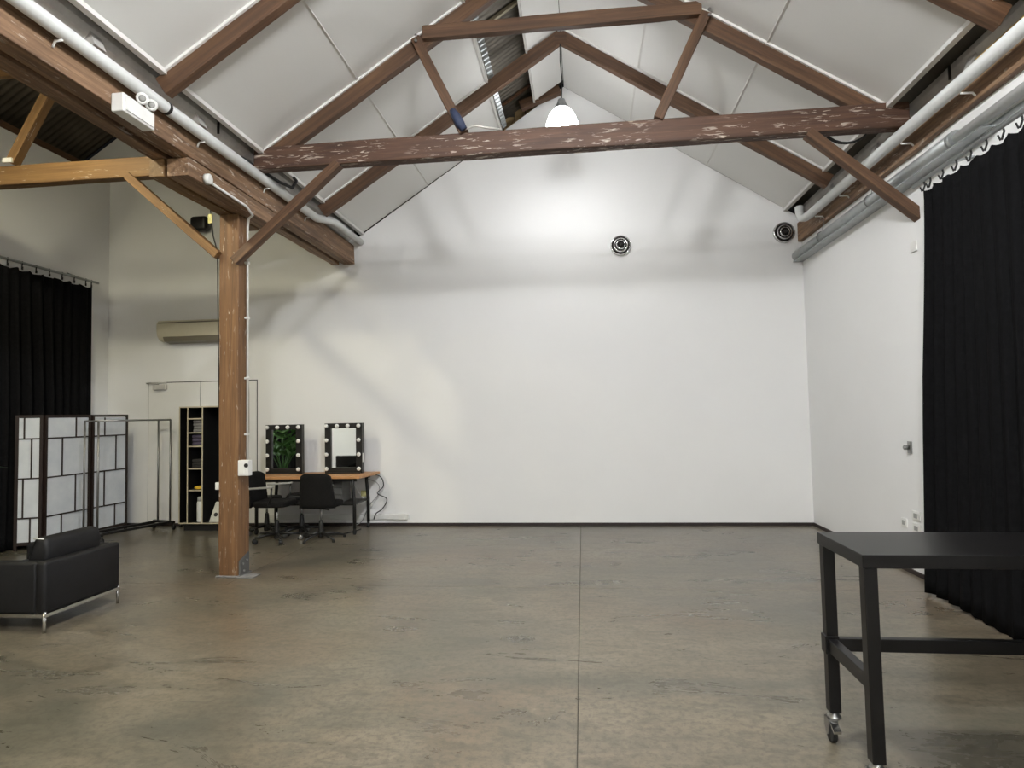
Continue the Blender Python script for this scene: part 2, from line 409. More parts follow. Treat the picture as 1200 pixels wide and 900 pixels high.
for y, lab in ((7.2, 'pair of brown rafters meeting at the ridge above the lit pendant lamp'),
               (4.3, 'pair of brown rafters rising from beside the emergency light')):
    t = thing('rafter_pair', (CX, y, 4.0), lab, 'rafters')
    rafter_pair(y, t)
    for sx in (-1, 1):
        obj('ridge_plate', MB().box(CX-.07*(sx > 0)-.0, CX+.07*(sx < 0), y-.045-.006, y-.045, rz(CX)-.2, rz(CX)-.06), M['wood'], t)
for y in (2.85, 1.4, -.05, -1.5, -2.95):
    t = thing('rafter_pair', (CX, y, 4.0), 'pair of brown rafters away from the emergency light, toward the opposite gable', 'rafters', 'rafters toward the opposite gable')
    rafter_pair(y, t)

tl = thing('roof_truss', (CXL, TY, 3.94), 'warm lit brown timber truss of the side bay under dark corrugated roof', 'truss')
wood_bar('tie_beam', (-9.3, TY, 4.055), (-3.52, TY, 4.045), .12, .20, M['wood_warm_lit'], tl, bevel=.012)
wood_bar('rafter', (-3.6, TY, rzl(-3.6)-.03), (CXL, TY, rzl(CXL)-.03), .085, .15, M['wood'], tl)
wood_bar('rafter', (-9.3, TY, rzl(-9.3)-.03), (CXL, TY, rzl(CXL)-.03), .085, .15, M['wood'], tl)
wood_bar('collar_beam', (-7.6, TY-.07, 5.13), (-5.25, TY-.07, 5.13), .07, .12, M['wood_warm_lit'], tl)
wood_bar('strut', (-5.2, TY-.055, 5.1), (-5.73, TY-.055, 4.16), .09, .1, M['wood_warm_lit'], tl, up=(0,1,0))
wood_bar('strut', (-7.7, TY-.055, 5.1), (-7.17, TY-.055, 4.16), .09, .1, M['wood_warm_lit'], tl, up=(0,1,0))
wood_bar('brace', (-4.46, TY-.04, 3.96), (-3.5, TY-.04, 3.11), .08, .085, M['wood_warm_lit'], tl, up=(0,1,0))
obj('paint_splash', MB().box(-5.78, -5.68, TY-.125, TY-.1, 4.155, 4.20), M['trim'], tl)
for y in (7.2, 4.3, 2.85, 1.4):
    t = thing('side_rafter', (-4.9, y, 4.0), {7.2: 'dark rafter of the side bay behind the warm lit truss', 4.3: 'dark rafter of the side bay between warm lit truss and emergency light'}.get(y, 'dark rafter of the side bay near the potted palm'), 'rafter', 'side bay rafters')
    wood_bar('timber', (-3.6, y, rzl(-3.6)-.0), (CXL, y, rzl(CXL)-.0), .07, .13, M['wood'], t)

bl = thing('timber_beam', (-3.33, 2, 3.68), 'long weathered double timber beam resting on the wooden post', 'beam')
wood_bar('plank', (-3.245, YF, 3.815), (-3.245, YB-.005, 3.815), .15, .27, M['wood_beam'], bl, wob=.008)
wood_bar('plank', (-3.445, YF, 3.805), (-3.445, YB-.005, 3.805), .12, .25, M['wood_beam'], bl, wob=.008)
wood_bar('packer', (-3.345, YF, 3.86), (-3.345, YB-.005, 3.86), .08, .16, M['wood'], bl, wob=.002)
wood_bar('bolster', (-3.27, 4.75, 3.60), (-3.27, 6.3, 3.60), .19, .15, M['wood_beam'], bl)
wood_bar('bolster', (-3.46, 4.75, 3.60), (-3.46, 6.3, 3.60), .13, .15, M['wood_warm_lit'], bl)
br = thing('timber_beam', (2.9, 2, 3.68), 'long brown timber wall plate above the black curtain', 'beam')
wood_bar('plank', (2.945, YF, 3.815), (2.945, YB-.005, 3.815), .165, .26, M['wood_beam'], br, wob=.008)

po = thing('timber_post', (-3.405, 5.83, 0), 'square brown timber post with metal foot plate on the concrete floor', 'post')
wood_bar('shaft', (-3.405, 5.83, 0.0), (-3.405, 5.83, 3.525), .2, .205, M['wood_post'], po, up=(0,1,0), bevel=.012, wob=.005)
mb = MB().prism([(5.735, .02), (5.90, .02), (5.90, .21), (5.735, .155)], lambda a, b: (-3.302, a, b), lambda a, b: (-3.287, a, b))
fp = obj('foot_plate', mb, M['drawer'], po)
for yy, zz in ((5.78, .12), (5.85, .14), (5.80, .05)):
    obj('bolt', MB().lathe([(.011, 0), (.011, .01)], (-3.287, yy, zz), (1,0,0), 8), M['steel'], fp)
obj('foot_flange', MB().box(-3.30, -3.14, 5.70, 5.85, 0.001, .010), M['cloth_grey'], po)
obj('mortar_collar', MB().box(-3.525, -3.29, 5.712, 5.95, 0.001, .018), M['cloth_grey'], po, bevel=.006)

# ------------------------------------------------------------------ services along the beams
p = thing('water_pipe', (-3.1, 5, 3.85), 'white round pipe running along the weathered double beam', 'pipe')
obj('tube', MB().tube([(-3.105, YF, 3.893), (-3.105, 6.95, 3.893), (-3.105, 7.1, 3.895), (-3.09, 7.3, 3.94), (-3.075, 7.5, 3.98), (-3.07, 7.65, 3.985), (-3.07, 8.5, 3.985)], .047, 16), M['pipe'], p)
obj('coupling', MB().lathe([(.05, 0), (.05, .03)], (-3.105, 4.35, 3.893), (0,1,0), 16), M['dark_gap'], p)
for yy in (3.4, 4.85, 5.95, 6.9):
    obj('pipe_bracket', MB().tube([(-3.165, yy, 3.80), (-3.15, yy, 3.84), (-3.10, yy, 3.842)], .008, 6), M['white_plastic'], p)
p = thing('water_pipe', (2.75, 5, 3.75), 'white round pipe running along the timber wall plate', 'pipe')
obj('tube', MB().tube([(2.75, YF, 3.80), (2.75, 7.75, 3.815), (2.74, 7.87, 3.82), (2.72, 7.94, 3.84), (2.715, 7.97, 3.90), (2.715, 7.98, 3.99)], .05, 16), M['pipe'], p)
for yy in (3.4, 4.75, 5.6, 6.9, 7.6):
    obj('pipe_bracket', MB().tube([(2.86, yy, 3.72), (2.84, yy, 3.745), (2.76, yy, 3.748)], .008, 6), M['white_plastic'], p)
def gutter(sx, x, lab):
    g = thing('box_gutter', (x, 3, 4.0), lab, 'gutter')
    prof = [(0, 4.02), (.10, 4.02), (.15, 4.07), (.17, 4.12), (.17, 4.165), (0, 4.165)]
    obj('channel', MB().prism(prof, lambda a, b: (x+sx*a, YF, b), lambda a, b: (x+sx*a, YB, b)), M['gutter'], g)
    for yy in (7.5, 6.4, 4.85, 3.7):
        obj('bracket', MB().prism([(0, 3.96), (.2, 4.0), (.16, 4.1), (0, 4.1)], lambda a, b: (x+sx*a, yy, b), lambda a, b: (x+sx*a, yy+.1, b)), M['gutter'], g)
    obj('strap', MB().bar((x+sx*.178, 5.15, 4.05), (x+sx*.178, 5.15, 4.165), .02, .01), M['black'], g)
    return g
gutter(1, -3.34, 'grey steel box gutter above the weathered double beam')
gutter(-1, 3.10, 'grey steel box gutter above the timber wall plate')
obj('insulation_batt', MB().box(2.9, 3.1, 3.85, 4.8, 3.955, 4.015), M['insulation'], label='strip of yellow glass wool under the gutter by the white pipe', cat='insulation')

d = thing('air_duct', (2.83, 6, 3.42), 'large galvanised tube running along the white wall below the timber plate', 'duct')
obj('tube', MB().tube([(2.835, 4.98, 3.50), (2.835, YB-.02, 3.50)], .062, 18), M['galv'], d)
obj('support_angle', MB().prism([(2.79, 3.425), (2.914, 3.425), (2.914, 3.47), (2.905, 3.47), (2.905, 3.437), (2.79, 3.437)], lambda a, b: (a, 4.6, b), lambda a, b: (a, YB-.01, b)), M['galv'], d)
obj('end_collar', MB().lathe([(.066, 0), (.066, .05)], (2.835, 4.95, 3.50), (0,1,0), 18), M['galv'], d)
obj('narrow_tube', MB().tube([(2.835, YF, 3.505), (2.835, 4.98, 3.50)], .04, 16), M['pipe'], d)
obj('back_angle', MB().box(2.875, 2.914, YF, 4.98, 3.42, 3.46), M['galv'], d)
for yy in (6.35, 7.6):
    pts = [(2.835+.068*math.cos(a), yy, 3.50+.068*math.sin(a)) for a in [2*math.pi*k/16 for k in range(17)]]
    obj('hanger_ring', MB().tube(pts, .005, 6), M['steel'], d)
    obj('hanger_rod', MB().tube([(2.835, yy, 3.568), (2.855, yy, 3.70)], .004, 6), M['steel'], d)

# emergency light
e = thing('emergency_light', (-3.14, 4.02, 3.62), 'white emergency light box with twin round heads under the white pipe', 'emergency light')
obj('housing', MB().box(-3.168, -3.075, 3.88, 4.20, 3.635, 3.765), M['white_plastic'], e, bevel=.008)
obj('front_cover', MB().box(-3.075, -3.066, 3.90, 4.18, 3.65, 3.75), M['white_plastic'], e, bevel=.004)
for yy in (4.035, 4.13):
    h = obj('lamp_head', MB().lathe([(.02, -.05), (.038, -.02), (.042, 0), (.03, .004)], (-3.052, yy, 3.795), (.45,-.85,-.25), 18), M['white_plastic'], e)
    obj('lens', MB().lathe([(.024, .004), (.015, .008), (.004, .009)], (-3.052, yy, 3.795), (.45,-.85,-.25), 16), M['grey_plastic'], h)

# conduit, outlet box and cords on the post
c = thing('conduit', (-3.29, 5.74, 1.1), 'thin white conduit running up the timber post to the beam', 'conduit')
obj('tube', MB().tube([(-3.278, 5.85, 1.10), (-3.278, 5.85, 3.42), (-3.24, 5.80, 3.49), (-3.155, 5.72, 3.495), (-3.152, 5.60, 3.545), (-3.152, 5.0, 3.56)], .012, 8), M['white_plastic'], c)
for zz in (1.35, 1.9, 2.5, 3.05): obj('saddle_clip', MB().box(-3.303, -3.262, 5.832, 5.868, zz, zz+.02), M['white_plastic'], c)
obj('junction_box', MB().lathe([(.045, 0), (.045, .04), (.03, .045)], (-3.165, 4.97, 3.57), (1,0,0), 16), M['white_plastic'], c)
o = thing('power_outlet', (-3.25, 5.75, .97), 'white power outlet box fixed to the timber post', 'outlet')
obj('box', MB().box(-3.302, -3.195, 5.715, 5.79, .965, 1.115), M['white_plastic'], o, bevel=.006)
obj('socket', MB().lathe([(.02, 0), (.02, .008)], (-3.215, 5.715, 1.065), (0,-1,0), 14), M['dark_gap'], o)
obj('cover', MB().box(-3.29, -3.235, 5.709, 5.716, .985, 1.095), M['white_plastic'], o, bevel=.002)
o = thing('wall_switch', (-3.53, 5.80, .85), 'small white switch on the side of the timber post', 'switch')
obj('plate', MB().box(-3.56, -3.508, 5.76, 5.84, .83, .90), M['white_plastic'], o, bevel=.004)
obj('rocker', MB().box(-3.548, -3.52, 5.754, 5.761, .85, .88), M['white_plastic'], o)
obj('black_cord', MB().tube([(-3.60, 5.70, 3.90), (-3.585, 5.70, 3.7), (-3.575, 5.70, 3.5), (-3.55, 5.70, 3.3), (-3.515, 5.715, 3.15), (-3.513, 5.74, 2.0), (-3.513, 5.76, .9)], .006, 6), M['rubber'], label='black cord hanging down the side of the timber post', cat='cord')
t = thing('sensor_tag', (-3.6, 5.70, 3.44), 'small cream tag hanging at the top of the post', 'tag')
obj('card', MB().box(-3.60, -3.56, 5.69, 5.705, 3.43, 3.52), M['yellow_note'], t)
obj('hook', MB().tube([(-3.58, 5.698, 3.52), (-3.58, 5.70, 3.56)], .003, 5), M['steel'], t)
obj('cable_wrap', MB().tube([(-1.145, 5.655, 4.36), (-1.115, 5.645, 4.31), (-1.07, 5.64, 4.22), (-1.03, 5.645, 4.16)], [.03, .04, .045, .03], 10), M['blue'], label='dark blue cable bundle tied to the foot of the truss strut', cat='cable')
obj('cable', MB().tube([(-1.03, 5.66, 4.17), (-.93, 5.66, 4.20), (-.83, 5.67, 4.178), (-.7, 5.70, 4.166)], .01, 6), M['gutter'], label='grey cable lying on the tie beam beside the blue bundle', cat='cable')
pts = []
for k in range(50):
    a = k/49*2*math.pi*2.3+1.2
    pts.append((2.42+.20*math.cos(a)+.01*k/49, 5.84-.015*math.sin(a*.5), 4.045+.165*math.sin(a)))
obj('cable_coil', MB().tube(pts, .008, 6), M['rubber'], label='coil of black cable hung behind the flaking tie beam end', cat='cable')
obj('loose_cable', MB().tube([(-3.2, 5.6, 4.02), (-3.02, 6.0, 3.92), (-2.98, 6.2, 3.93), (-2.99, 6.32, 4.05), (-3.05, 6.35, 4.12)], .016, 8), M['rubber'], label='thick black cord looping beside the white pipe at the tie beam end', cat='cord')

# ------------------------------------------------------------------ lamps
def lamp_power(area, watts): return watts/(math.pi*area)
def pendant(x, y, zr, top, watts, colr, lab, glow=.3, group=None):
    """bulb below a translucent acrylic shade: most light goes down, a share glows through the shade"""
    L = thing('pendant_lamp', (x, y, zr), lab, 'lamp', group)
    prof = [(.055, .30), (.10, .265), (.15, .20), (.185, .10), (.20, 0)]
    A = 0
    for i in range(len(prof)-1):
        (r0, h0), (r1, h1) = prof[i], prof[i+1]; A += math.pi*(r0+r1)*math.hypot(r0-r1, h0-h1)
    inner = [(r-.006, h-.004) for r, h in reversed(prof)]
    m_ = MB(); m_.lathe(prof + inner, (x, y, zr), n=32)
    obj('acrylic_shade', m_, emit('glowing_acrylic', colr, lamp_power(A*2, watts*glow*2)), L)
    em = emit('lit_bulb', colr, lamp_power(4*math.pi*.085**2, watts*(1-glow)))
    prof = [(.01, .17)]+[(.085*math.sin(math.pi*k/10), .085+.085*math.cos(math.pi*k/10)) for k in range(1, 10)]+[(.01, 0)]
    obj('bulb', MB().lathe(prof, (x, y, zr-.045), n=20), em, L)
    obj('cap', MB().lathe([(.015, .40), (.04, .39), (.055, .34), (.085, .29), (.088, .272), (.05, .285)], (x, y, zr), n=24), M['galv'], L)
    top0 = zr+.40
    obj('cord', MB().tube([(x, y, top0), (x+.006, y, top0+.1*(top-top0)), (x+.012, y, top0+.35*(top-top0)), (x-.004, y, top0+.65*(top-top0)), (x, y, top)], .007, 6), M['rubber'], L)
pendant(-.155, 7.16, 4.76, rz(CX)-.17, P_FAR, LAMP_MAIN, 'lit white pendant lamp hanging from the ridge by the far wall', .25)
pendant(-.15, 2.6, 4.70, rz(CX)-.17, P_MAIN, LAMP_MAIN, 'lit white pendant lamp hanging from the ridge over the middle of the hall', .33)
pendant(-.15, -1.5, 4.70, rz(CX)-.17, P_BACK, LAMP_MAIN, 'lit white pendant lamp hanging from the ridge near the opposite gable', .3)
pendant(-4.75, 4.15, 4.62, rzl(-4.75)+.05, P_SIDE, LAMP_SIDE, 'lit white pendant lamp of the side bay near the timber post', .12)
pendant(-5.6, -.3, 4.62, rzl(-5.6)+.05, P_SIDE_BACK, LAMP_SIDE, 'lit white pendant lamp of the side bay above the black sofa', .3)

# ------------------------------------------------------------------ far wall fittings
def vent(x, z, R, lab, nm='round_vent'):
    v = thing(nm, (x, YB-.02, z), lab, 'vent')
    obj('outer_ring', MB().lathe([(R, 0), (R, .02), (R*.9, .035), (R*.86, .03), (R*.84, .004)], (x, YB, z), (0,-1,0), 32), M['chrome'], v)
    obj('dark_throat', MB().lathe([(R*.85, .004), (R*.82, .008)], (x, YB, z), (0,-1,0), 32), M['dark_gap'], v)
    for r, h in ((.70, .045), (.47, .06)):
        obj('cone_ring', MB().lathe([(R*r, .02), (R*r, h), (R*(r-.1), h+.012), (R*(r-.13), h), (R*(r-.13), .02)], (x, YB, z), (0,-1,0), 28), M['chrome'], v)
    obj('centre_disc', MB().lathe([(R*.2, .02), (R*.2, .07), (R*.12, .078)], (x, YB, z), (0,-1,0), 20), M['dark_gap'], v)
vent(.565, 3.757, .14, 'round silver wall vent below the lit pendant lamp')
vent(2.69, 3.822, .14, 'round silver wall vent tucked beside the timber wall plate')
v = thing('speaker', (-5.45, YB-.1, 4.24), 'small black speaker high on the wall above the air conditioner', 'speaker')
obj('cabinet', MB().box(-5.58, -5.32, YB-.16, YB-.03, 4.24, 4.46), M['black'], v, bevel=.05, seg=4)
obj('mount', MB().box(-5.48, -5.42, YB-.05, YB, 4.3, 4.4), M['black'], v)

a = thing('air_conditioner', (-5.6, YB-.1, 2.63), 'cream split air conditioner mounted above the flush door', 'air conditioner')
prof = [(0, .30), (0, .02), (.06, 0), (.15, .02), (.20, .08), (.215, .16), (.21, .26), (.18, .30)]
obj('body', MB().prism(prof, lambda p, q: (-6.04, YB-p, 2.645+q), lambda p, q: (-5.06, YB-p, 2.645+q)), M['ac'], a, bevel=.02, seg=3)
obj('louvre', MB().prism([(.05, -.012), (.165, .012), (.195, .066), (.2, .06), (.17, .0), (.05, -.022)], lambda p, q: (-5.94, YB-p, 2.645+q), lambda p, q: (-5.08, YB-p, 2.645+q)), M['ac_dark'], a)
obj('intake_grille', MB().box(-6.01, -5.08, YB-.214, YB-.208, 2.90, 2.918), M['ac_dark'], a)

dr = thing('door_1', (-5.6, YB, 0), 'white flush double door behind the clothes rack', None, None, 'structure')
obj('frame_gap', MB().box(-6.30, -4.62, YB-.003, YB+.001, 0.04, 2.075), M['dark_gap'], dr)
for x0, x1 in ((-6.288, -5.492), (-5.478, -4.63)):
    obj('door_leaf', MB().box(x0, x1, YB-.014, YB-.002, .04, 2.062), M['door'], dr)
cl = obj('door_closer', MB().box(-6.19, -5.99, YB-.075, YB-.014, 1.965, 2.035), M['gutter'], dr, bevel=.008)
obj('closer_arm', MB().tube([(-6.1, YB-.06, 2.04), (-6.3, YB-.05, 2.06), (-6.0, YB-.03, 2.068)], .007, 6), M['gutter'], cl)

def plate(nm, y0, y1, z0, z1, lab, cat, ins=True):
    t = thing(nm, (XR, (y0+y1)/2, z0), lab, cat)
    obj('plate', MB().box(XR-.012, XR, y0, y1, z0, z1), M['white_plastic'], t, bevel=.003)
    if ins: obj('switch_rocker', MB().box(XR-.018, XR-.012, y0+(y1-y0)*.3, y0+(y1-y0)*.7, z0+(z1-z0)*.25, z1-(z1-z0)*.25), M['grey_plastic'], t)
plate('wall_sensor', 5.73, 5.83, 2.85, 2.94, 'small white box high on the white wall by the black curtain', 'sensor', False)
plate('wall_socket', 6.13, 6.23, .40, .48, 'lone white wall socket low on the white wall near the paired sockets', 'socket')
plate('wall_socket', 5.90, 6.03, .495, .575, 'upper of two white wall sockets beside the curtain', 'socket')
plate('wall_socket', 5.90, 6.03, .385, .465, 'lower of two white wall sockets beside the curtain', 'socket')
h = thing('door_lock', (XR, 6.02, 1.09), 'small grey metal door lock on the white wall above the sockets', 'lock')
obj('lock_plate', MB().box(XR-.015, XR, 5.985, 6.045, 1.08, 1.19), M['steel'], h, bevel=.003)
obj('turn_knob', MB().lathe([(.02, 0), (.02, .04), (.012, .045)], (XR-.015, 6.02, 1.135), (-1,0,0), 12), M['steel'], h)

# ------------------------------------------------------------------ curtains
def curtain(x0, ya, yb, z1, rail_z, inward, lab, rail_lab, flare=.0, seed=1, wl=.20, tie_dy=.17, bot_out=.0):
    rnd = random.Random(seed)
    t = thing('curtain', (x0, (ya+yb)/2, 0), lab, 'curtain')
    L = ya-yb; n = int(L/.012); rows = 26; vs = []; fs = []
    ph = [rnd.uniform(0, 6.28) for _ in range(6)]
    for i in range(n+1):
        s = L*i/n
        u = s/wl*2*math.pi + 2.4*math.sin(s*2.1+ph[0]) + 1.6*math.sin(s*5.3+ph[1])
        for r in range(rows+1):
            q = r/rows                      # 0 top .. 1 bottom
            amp = (wl/.17)*(.016+.034*min(1, q*2.2))*(1+.6*math.sin(s*3.3+ph[2]))*(1-.35*max(0, q-.6)/.4)
            fold = amp*(math.sin(u+.5*q*math.sin(s*1.7+ph[3])) + .35*math.sin(2.1*u+ph[4]*q*.4))
            z = z1*(1-q) + .015*q
            if r == 0: z -= .028*abs(math.sin(math.pi*s/tie_dy))
            if r == rows: z += .012*math.sin(s*5+ph[5])
            y = ya - s + flare*(q**1.6)*max(0, 1-s/1.2)
            vs.append((x0 + fold + inward*bot_out*q*q, y, z))
    for i in range(n):
        for r in range(rows):
            a_ = i*(rows+1)+r; fs.append((a_, a_+1, a_+rows+2, a_+rows+1))
    c_ = obj('drape', MB().add(vs, fs, True), M['curtain'], t)
    md = c_.modifiers.new('thick', 'SOLIDIFY'); md.thickness = .006
    k = 0; s = .012
    while s < L:
        dz = rnd.uniform(-.006, .006)
        m_ = MB().tube([(x0, ya-s, z1-.01), (x0+.012, ya-s-.01, (z1+rail_z)/2+dz), (x0+.006, ya-s, rail_z+.018)], .007, 6)
        m_.tube([(x0, ya-s+.012, z1-.008), (x0-.008, ya-s+.022, z1+.03)], .006, 5)
        obj('tie', m_, M['rubber'], t)
        s += tie_dy if k > 0 else tie_dy*.5
        k += 1
    r_ = thing('curtain_rail', (x0, (ya+yb)/2, rail_z), rail_lab, 'curtain rail')
    obj('tube', MB().tube([(x0, ya+.12, rail_z), (x0, yb-.1, rail_z)], .017, 10), M['galv'], r_)
    wx = XR if x0 > 0 else XL
    yy = ya-.3
    while yy > yb:
        obj('wall_bracket', MB().bar((x0, yy, rail_z+.012), (wx, yy, rail_z+.06), .03, .012), M['galv'], r_); yy -= 1.2
curtain(2.70, 5.20, .4, 3.20, 3.275, -1, 'tall black curtain hanging beside the white wall and black table', 'steel curtain rail below the galvanised tube on the white wall', flare=.27, seed=3, wl=.115)
curtain(-6.84, 8.06, 1.0, 3.42, 3.495, 1, 'tall black curtain hanging behind the folding screen', 'steel curtain rail on the partition wall of the side bay', seed=5, wl=.16, tie_dy=.2)

# ------------------------------------------------------------------ black work table on casters
TX0, TX1, TY0, TY1, TZ = 1.062, 2.56, 2.595, 3.075, .93
t = thing('work_table', ((TX0+TX1)/2, (TY0+TY1)/2, 0), 'tall black table on casters in front of the black curtain', 'table')
obj('tabletop', MB().box(TX0, TX1, TY0, TY1, TZ-.052, TZ), M['table_black'], t, bevel=.003)
for (x, y) in ((TX0+.006, TY1-.056), (TX0+.006, TY0+.006), (TX1-.056, TY1-.056), (TX1-.056, TY0+.006)):
    lg = obj('leg', MB().box(x, x+.05, y, y+.05, .135, TZ-.052), M['table_black'], t, bevel=.003)
    cx, cy = x+.025, y+.025
    cs = obj('caster', MB().lathe([(.02, .14), (.022, .118), (.03, .115), (.03, .108), (.02, .104)], (cx, cy, 0), n=14), M['steel'], t)
    sx = -.012
    mbf = MB()
    for s_ in (-1, 1):
        mbf.prism([(-.022, .108), (.028, .108), (.03, .07), (.006, .03), (-.012, .04)], lambda a, b: (cx+sx+s_*.018-.003, cy+a, b), lambda a, b: (cx+sx+s_*.018+.003, cy+a, b))
    mbf.box(cx+sx-.02, cx+sx+.02, cy-.022, cy+.026, .1, .108)
    obj('fork', mbf, M['steel'], cs)
    obj('wheel', MB().lathe([(.02, -.012), (.036, -.012), (.038, -.008), (.038, .008), (.036, .012), (.02, .012)], (cx+sx, cy, .0385), (1,0,0), 20), M['rubber'], cs)
    obj('brake_pedal', MB().prism([(-.07, .075), (-.02, .1), (-.02, .092), (-.065, .063)], lambda a, b: (cx+sx-.016, cy+a, b), lambda a, b: (cx+sx+.016, cy+a, b)), M['chrome'], cs)
obj('rail', MB().box(TX0+.056, TX1-.056, TY1-.05, TY1-.012, .405, .462), M['table_black'], t, bevel=.003)
obj('rail', MB().box(TX0+.01, TX0+.05, TY0+.056, TY1-.056, .405, .462), M['table_black'], t, bevel=.003)
obj('rail', MB().box(TX1-.05, TX1-.01, TY0+.056, TY1-.056, .405, .462), M['table_black'], t, bevel=.003)
obj('rail_clamp', MB().box(TX0-.002, TX0+.058, TY1-.06, TY1-.004, .395, .475), M['table_black'], t, bevel=.003)

# ------------------------------------------------------------------ armchair
def armchair(AX1, AX0, AY0, AY1, nm, lab, cat):
    t = thing(nm, ((AX0+AX1)/2, (AY0+AY1)/2, 0), lab, cat)
    obj('back_panel', MB().box(AX1-.085, AX1, AY0, AY1, .135, .505), M['leather'], t, bevel=.022, seg=3)
    obj('arm', MB().box(AX0, AX1-.075, AY0, AY0+.09, .135, .503), M['leather'], t, bevel=.022, seg=3)
    obj('arm', MB().box(AX0, AX1-.075, AY1-.09, AY1, .135, .503), M['leather'], t, bevel=.022, seg=3)
    obj('seat_base', MB().box(AX0+.02, AX1-.08, AY0+.09, AY1-.09, .14, .26), M['leather'], t, bevel=.01)
    obj('seat_cushion', MB().box(AX0+.01, AX1-.1, AY0+.095, AY1-.095, .26, .385), M['leather'], t, bevel=.035, seg=4)
    bc = MB(); prof = [(-.10, .385), (-.235, .385), (-.255, .50), (-.20, .66), (-.10, .655), (-.075, .56)]
    bc.prism(prof, lambda a, b: (AX1+a, AY0+.105, b), lambda a, b: (AX1+a, AY1-.105, b))
    cu = obj('back_cushion', bc, M['leather'], t, bevel=.035, seg=4)
    obj('piping', MB().tube([(AX1-.20, AY0+.11, .652), (AX1-.12, AY0+.11, .65)], .006, 6), M['white_plastic'], cu)
    fr = MB()
    fr.bar((AX1-.012, AY0+.01, .122), (AX1-.012, AY1-.01, .122), .022, .024).bar((AX0+.01, AY0+.01, .122), (AX0+.01, AY1-.01, .122), .022, .024)
    fr.bar((AX0, AY0+.012, .122), (AX1, AY0+.012, .122), .022, .024).bar((AX0, AY1-.012, .122), (AX1, AY1-.012, .122), .022, .024)
    obj('frame', fr, M['chrome'], t)
    for x in (AX0+.012, AX1-.012):
        for y in (AY0+.012, AY1-.012):
            obj('leg', MB().tube([(x, y, 0), (x, y, .15)], .012, 12), M['chrome'], t)


armchair(-3.87, -4.66, 4.165, 4.905, 'armchair', 'boxy black leather armchair on a chrome frame near the folding screen', 'armchair')
armchair(-5.75, -6.55, -1.6, .3, 'sofa', 'long black leather sofa reflected in the vanity mirror', 'sofa')

# ------------------------------------------------------------------ folding screen
t = thing('folding_screen', (-6.5, 7.6, 0), 'folding screen with dark lattice and white paper panes before the black curtain', 'folding screen')
def screen_panel(pa, pb, layout, paint):
    A, B = Vector((pa[0], pa[1], 0)), Vector((pb[0], pb[1], 0)); d_ = (B-A); W = d_.length; d_.normalize()
    nrm = Vector((d_.y, -d_.x, 0))
    z0, z1 = .06, 1.61; fw = .034; th = .026
    def bx(m_, s0, s1, h0, h1, tk):
        o_ = nrm*tk/2; vs = []
        for h_ in (h0, h1):
            vs += [A+d_*s0-o_+Vector((0,0,h_)), A+d_*s1-o_+Vector((0,0,h_)), A+d_*s1+o_+Vector((0,0,h_)), A+d_*s0+o_+Vector((0,0,h_))]
        m_.add(vs, [(0,3,2,1),(4,5,6,7),(0,1,5,4),(1,2,6,5),(2,3,7,6),(3,0,4,7)])
    m_ = MB()
    bx(m_, 0, fw, .0, z1, th); bx(m_, W-fw, W, .0, z1, th); bx(m_, fw, W-fw, z1-.03, z1, th); bx(m_, fw, W-fw, z0, z0+.03, th)
    fr_ = obj('panel_frame', m_, M['screen_frame'], t)
    hs = [z1-.03, z1-.285, z1-.76, z1-1.23, z0+.03]
    for r in range(4):
        top, bot = hs[r], hs[r+1]
        if r < 3:
            q = MB(); bx(q, fw, W-fw, bot-.008, bot+.008, th*.8); obj('lattice_bar', q, M['screen_frame'], fr_)
        sp = fw + (W-2*fw)*layout[r]
        q = MB(); bx(q, sp-.008, sp+.008, bot+.008, top-.008, th*.8); obj('lattice_bar', q, M['screen_frame'], fr_)
        for s0, s1 in ((fw, sp-.008), (sp+.008, W-fw)):
            q = MB(); bx(q, s0, s1, bot+.006, top-.006, .004); obj('pane', q, M['paper'], fr_)
screen_panel((-6.745, 6.81), (-6.485, 6.92), (.26, .62, .24, .6), 0)
screen_panel((-6.485, 6.94), (-6.47, 7.63), (.68, .35, .68, .35), 0)
screen_panel((-6.465, 7.65), (-6.44, 8.27), (.32, .68, .32, .66), 0)

# ------------------------------------------------------------------ clothes rack
t = thing('clothes_rack', (-6.0, 7.8, 0), 'empty chrome clothes rack on black casters in front of the folding screen', 'clothes rack')
RK = [(-6.30, 7.34), (-6.06, 7.28), (-6.00, 8.32), (-5.76, 8.24)]
zt = 1.525
for x, y in RK: obj('upright', MB().tube([(x, y, .1), (x, y, zt)], .013, 10), M['steel'], t)
def p3(i, z): return (RK[i][0], RK[i][1], z)
for i, j in ((0, 2), (1, 3), (0, 1), (2, 3)): obj('top_bar', MB().tube([p3(i, zt), p3(j, zt)], .012, 10), M['steel'], t)
for i, j in ((0, 1), (2, 3)):
    A, B = Vector(p3(i, .1)), Vector(p3(j, .1)); e_ = (B-A).normalized()*.08
    obj('foot_bar', MB().bar(A-e_, B+e_, .04, .035), M['black'], t)
    for p_ in (A-e_, B+e_):
        cs = obj('caster', MB().lathe([(.01, .085), (.014, .06), (.014, .05)], (p_.x, p_.y, 0), n=10), M['black'], t)
        obj('wheel', MB().lathe([(.012, -.014), (.03, -.012), (.03, .012), (.012, .014)], (p_.x, p_.y, .03), (1,0,0), 14), M['rubber'], cs)
obj('base_bar', MB().bar(p3(0, .1), p3(2, .1), .03, .03), M['black'], t)
obj('base_bar', MB().bar(p3(1, .1), p3(3, .1), .03, .03), M['black'], t)
pl = thing('metal_pole', (-5.72, 8.44, 0), 'thin grey metal pole standing by the door beside the clothes rack', 'pole')
obj('rod', MB().tube([(-5.72, 8.42, .03), (-5.715, 8.46, 1.48)], .01, 8), M['steel'], pl)
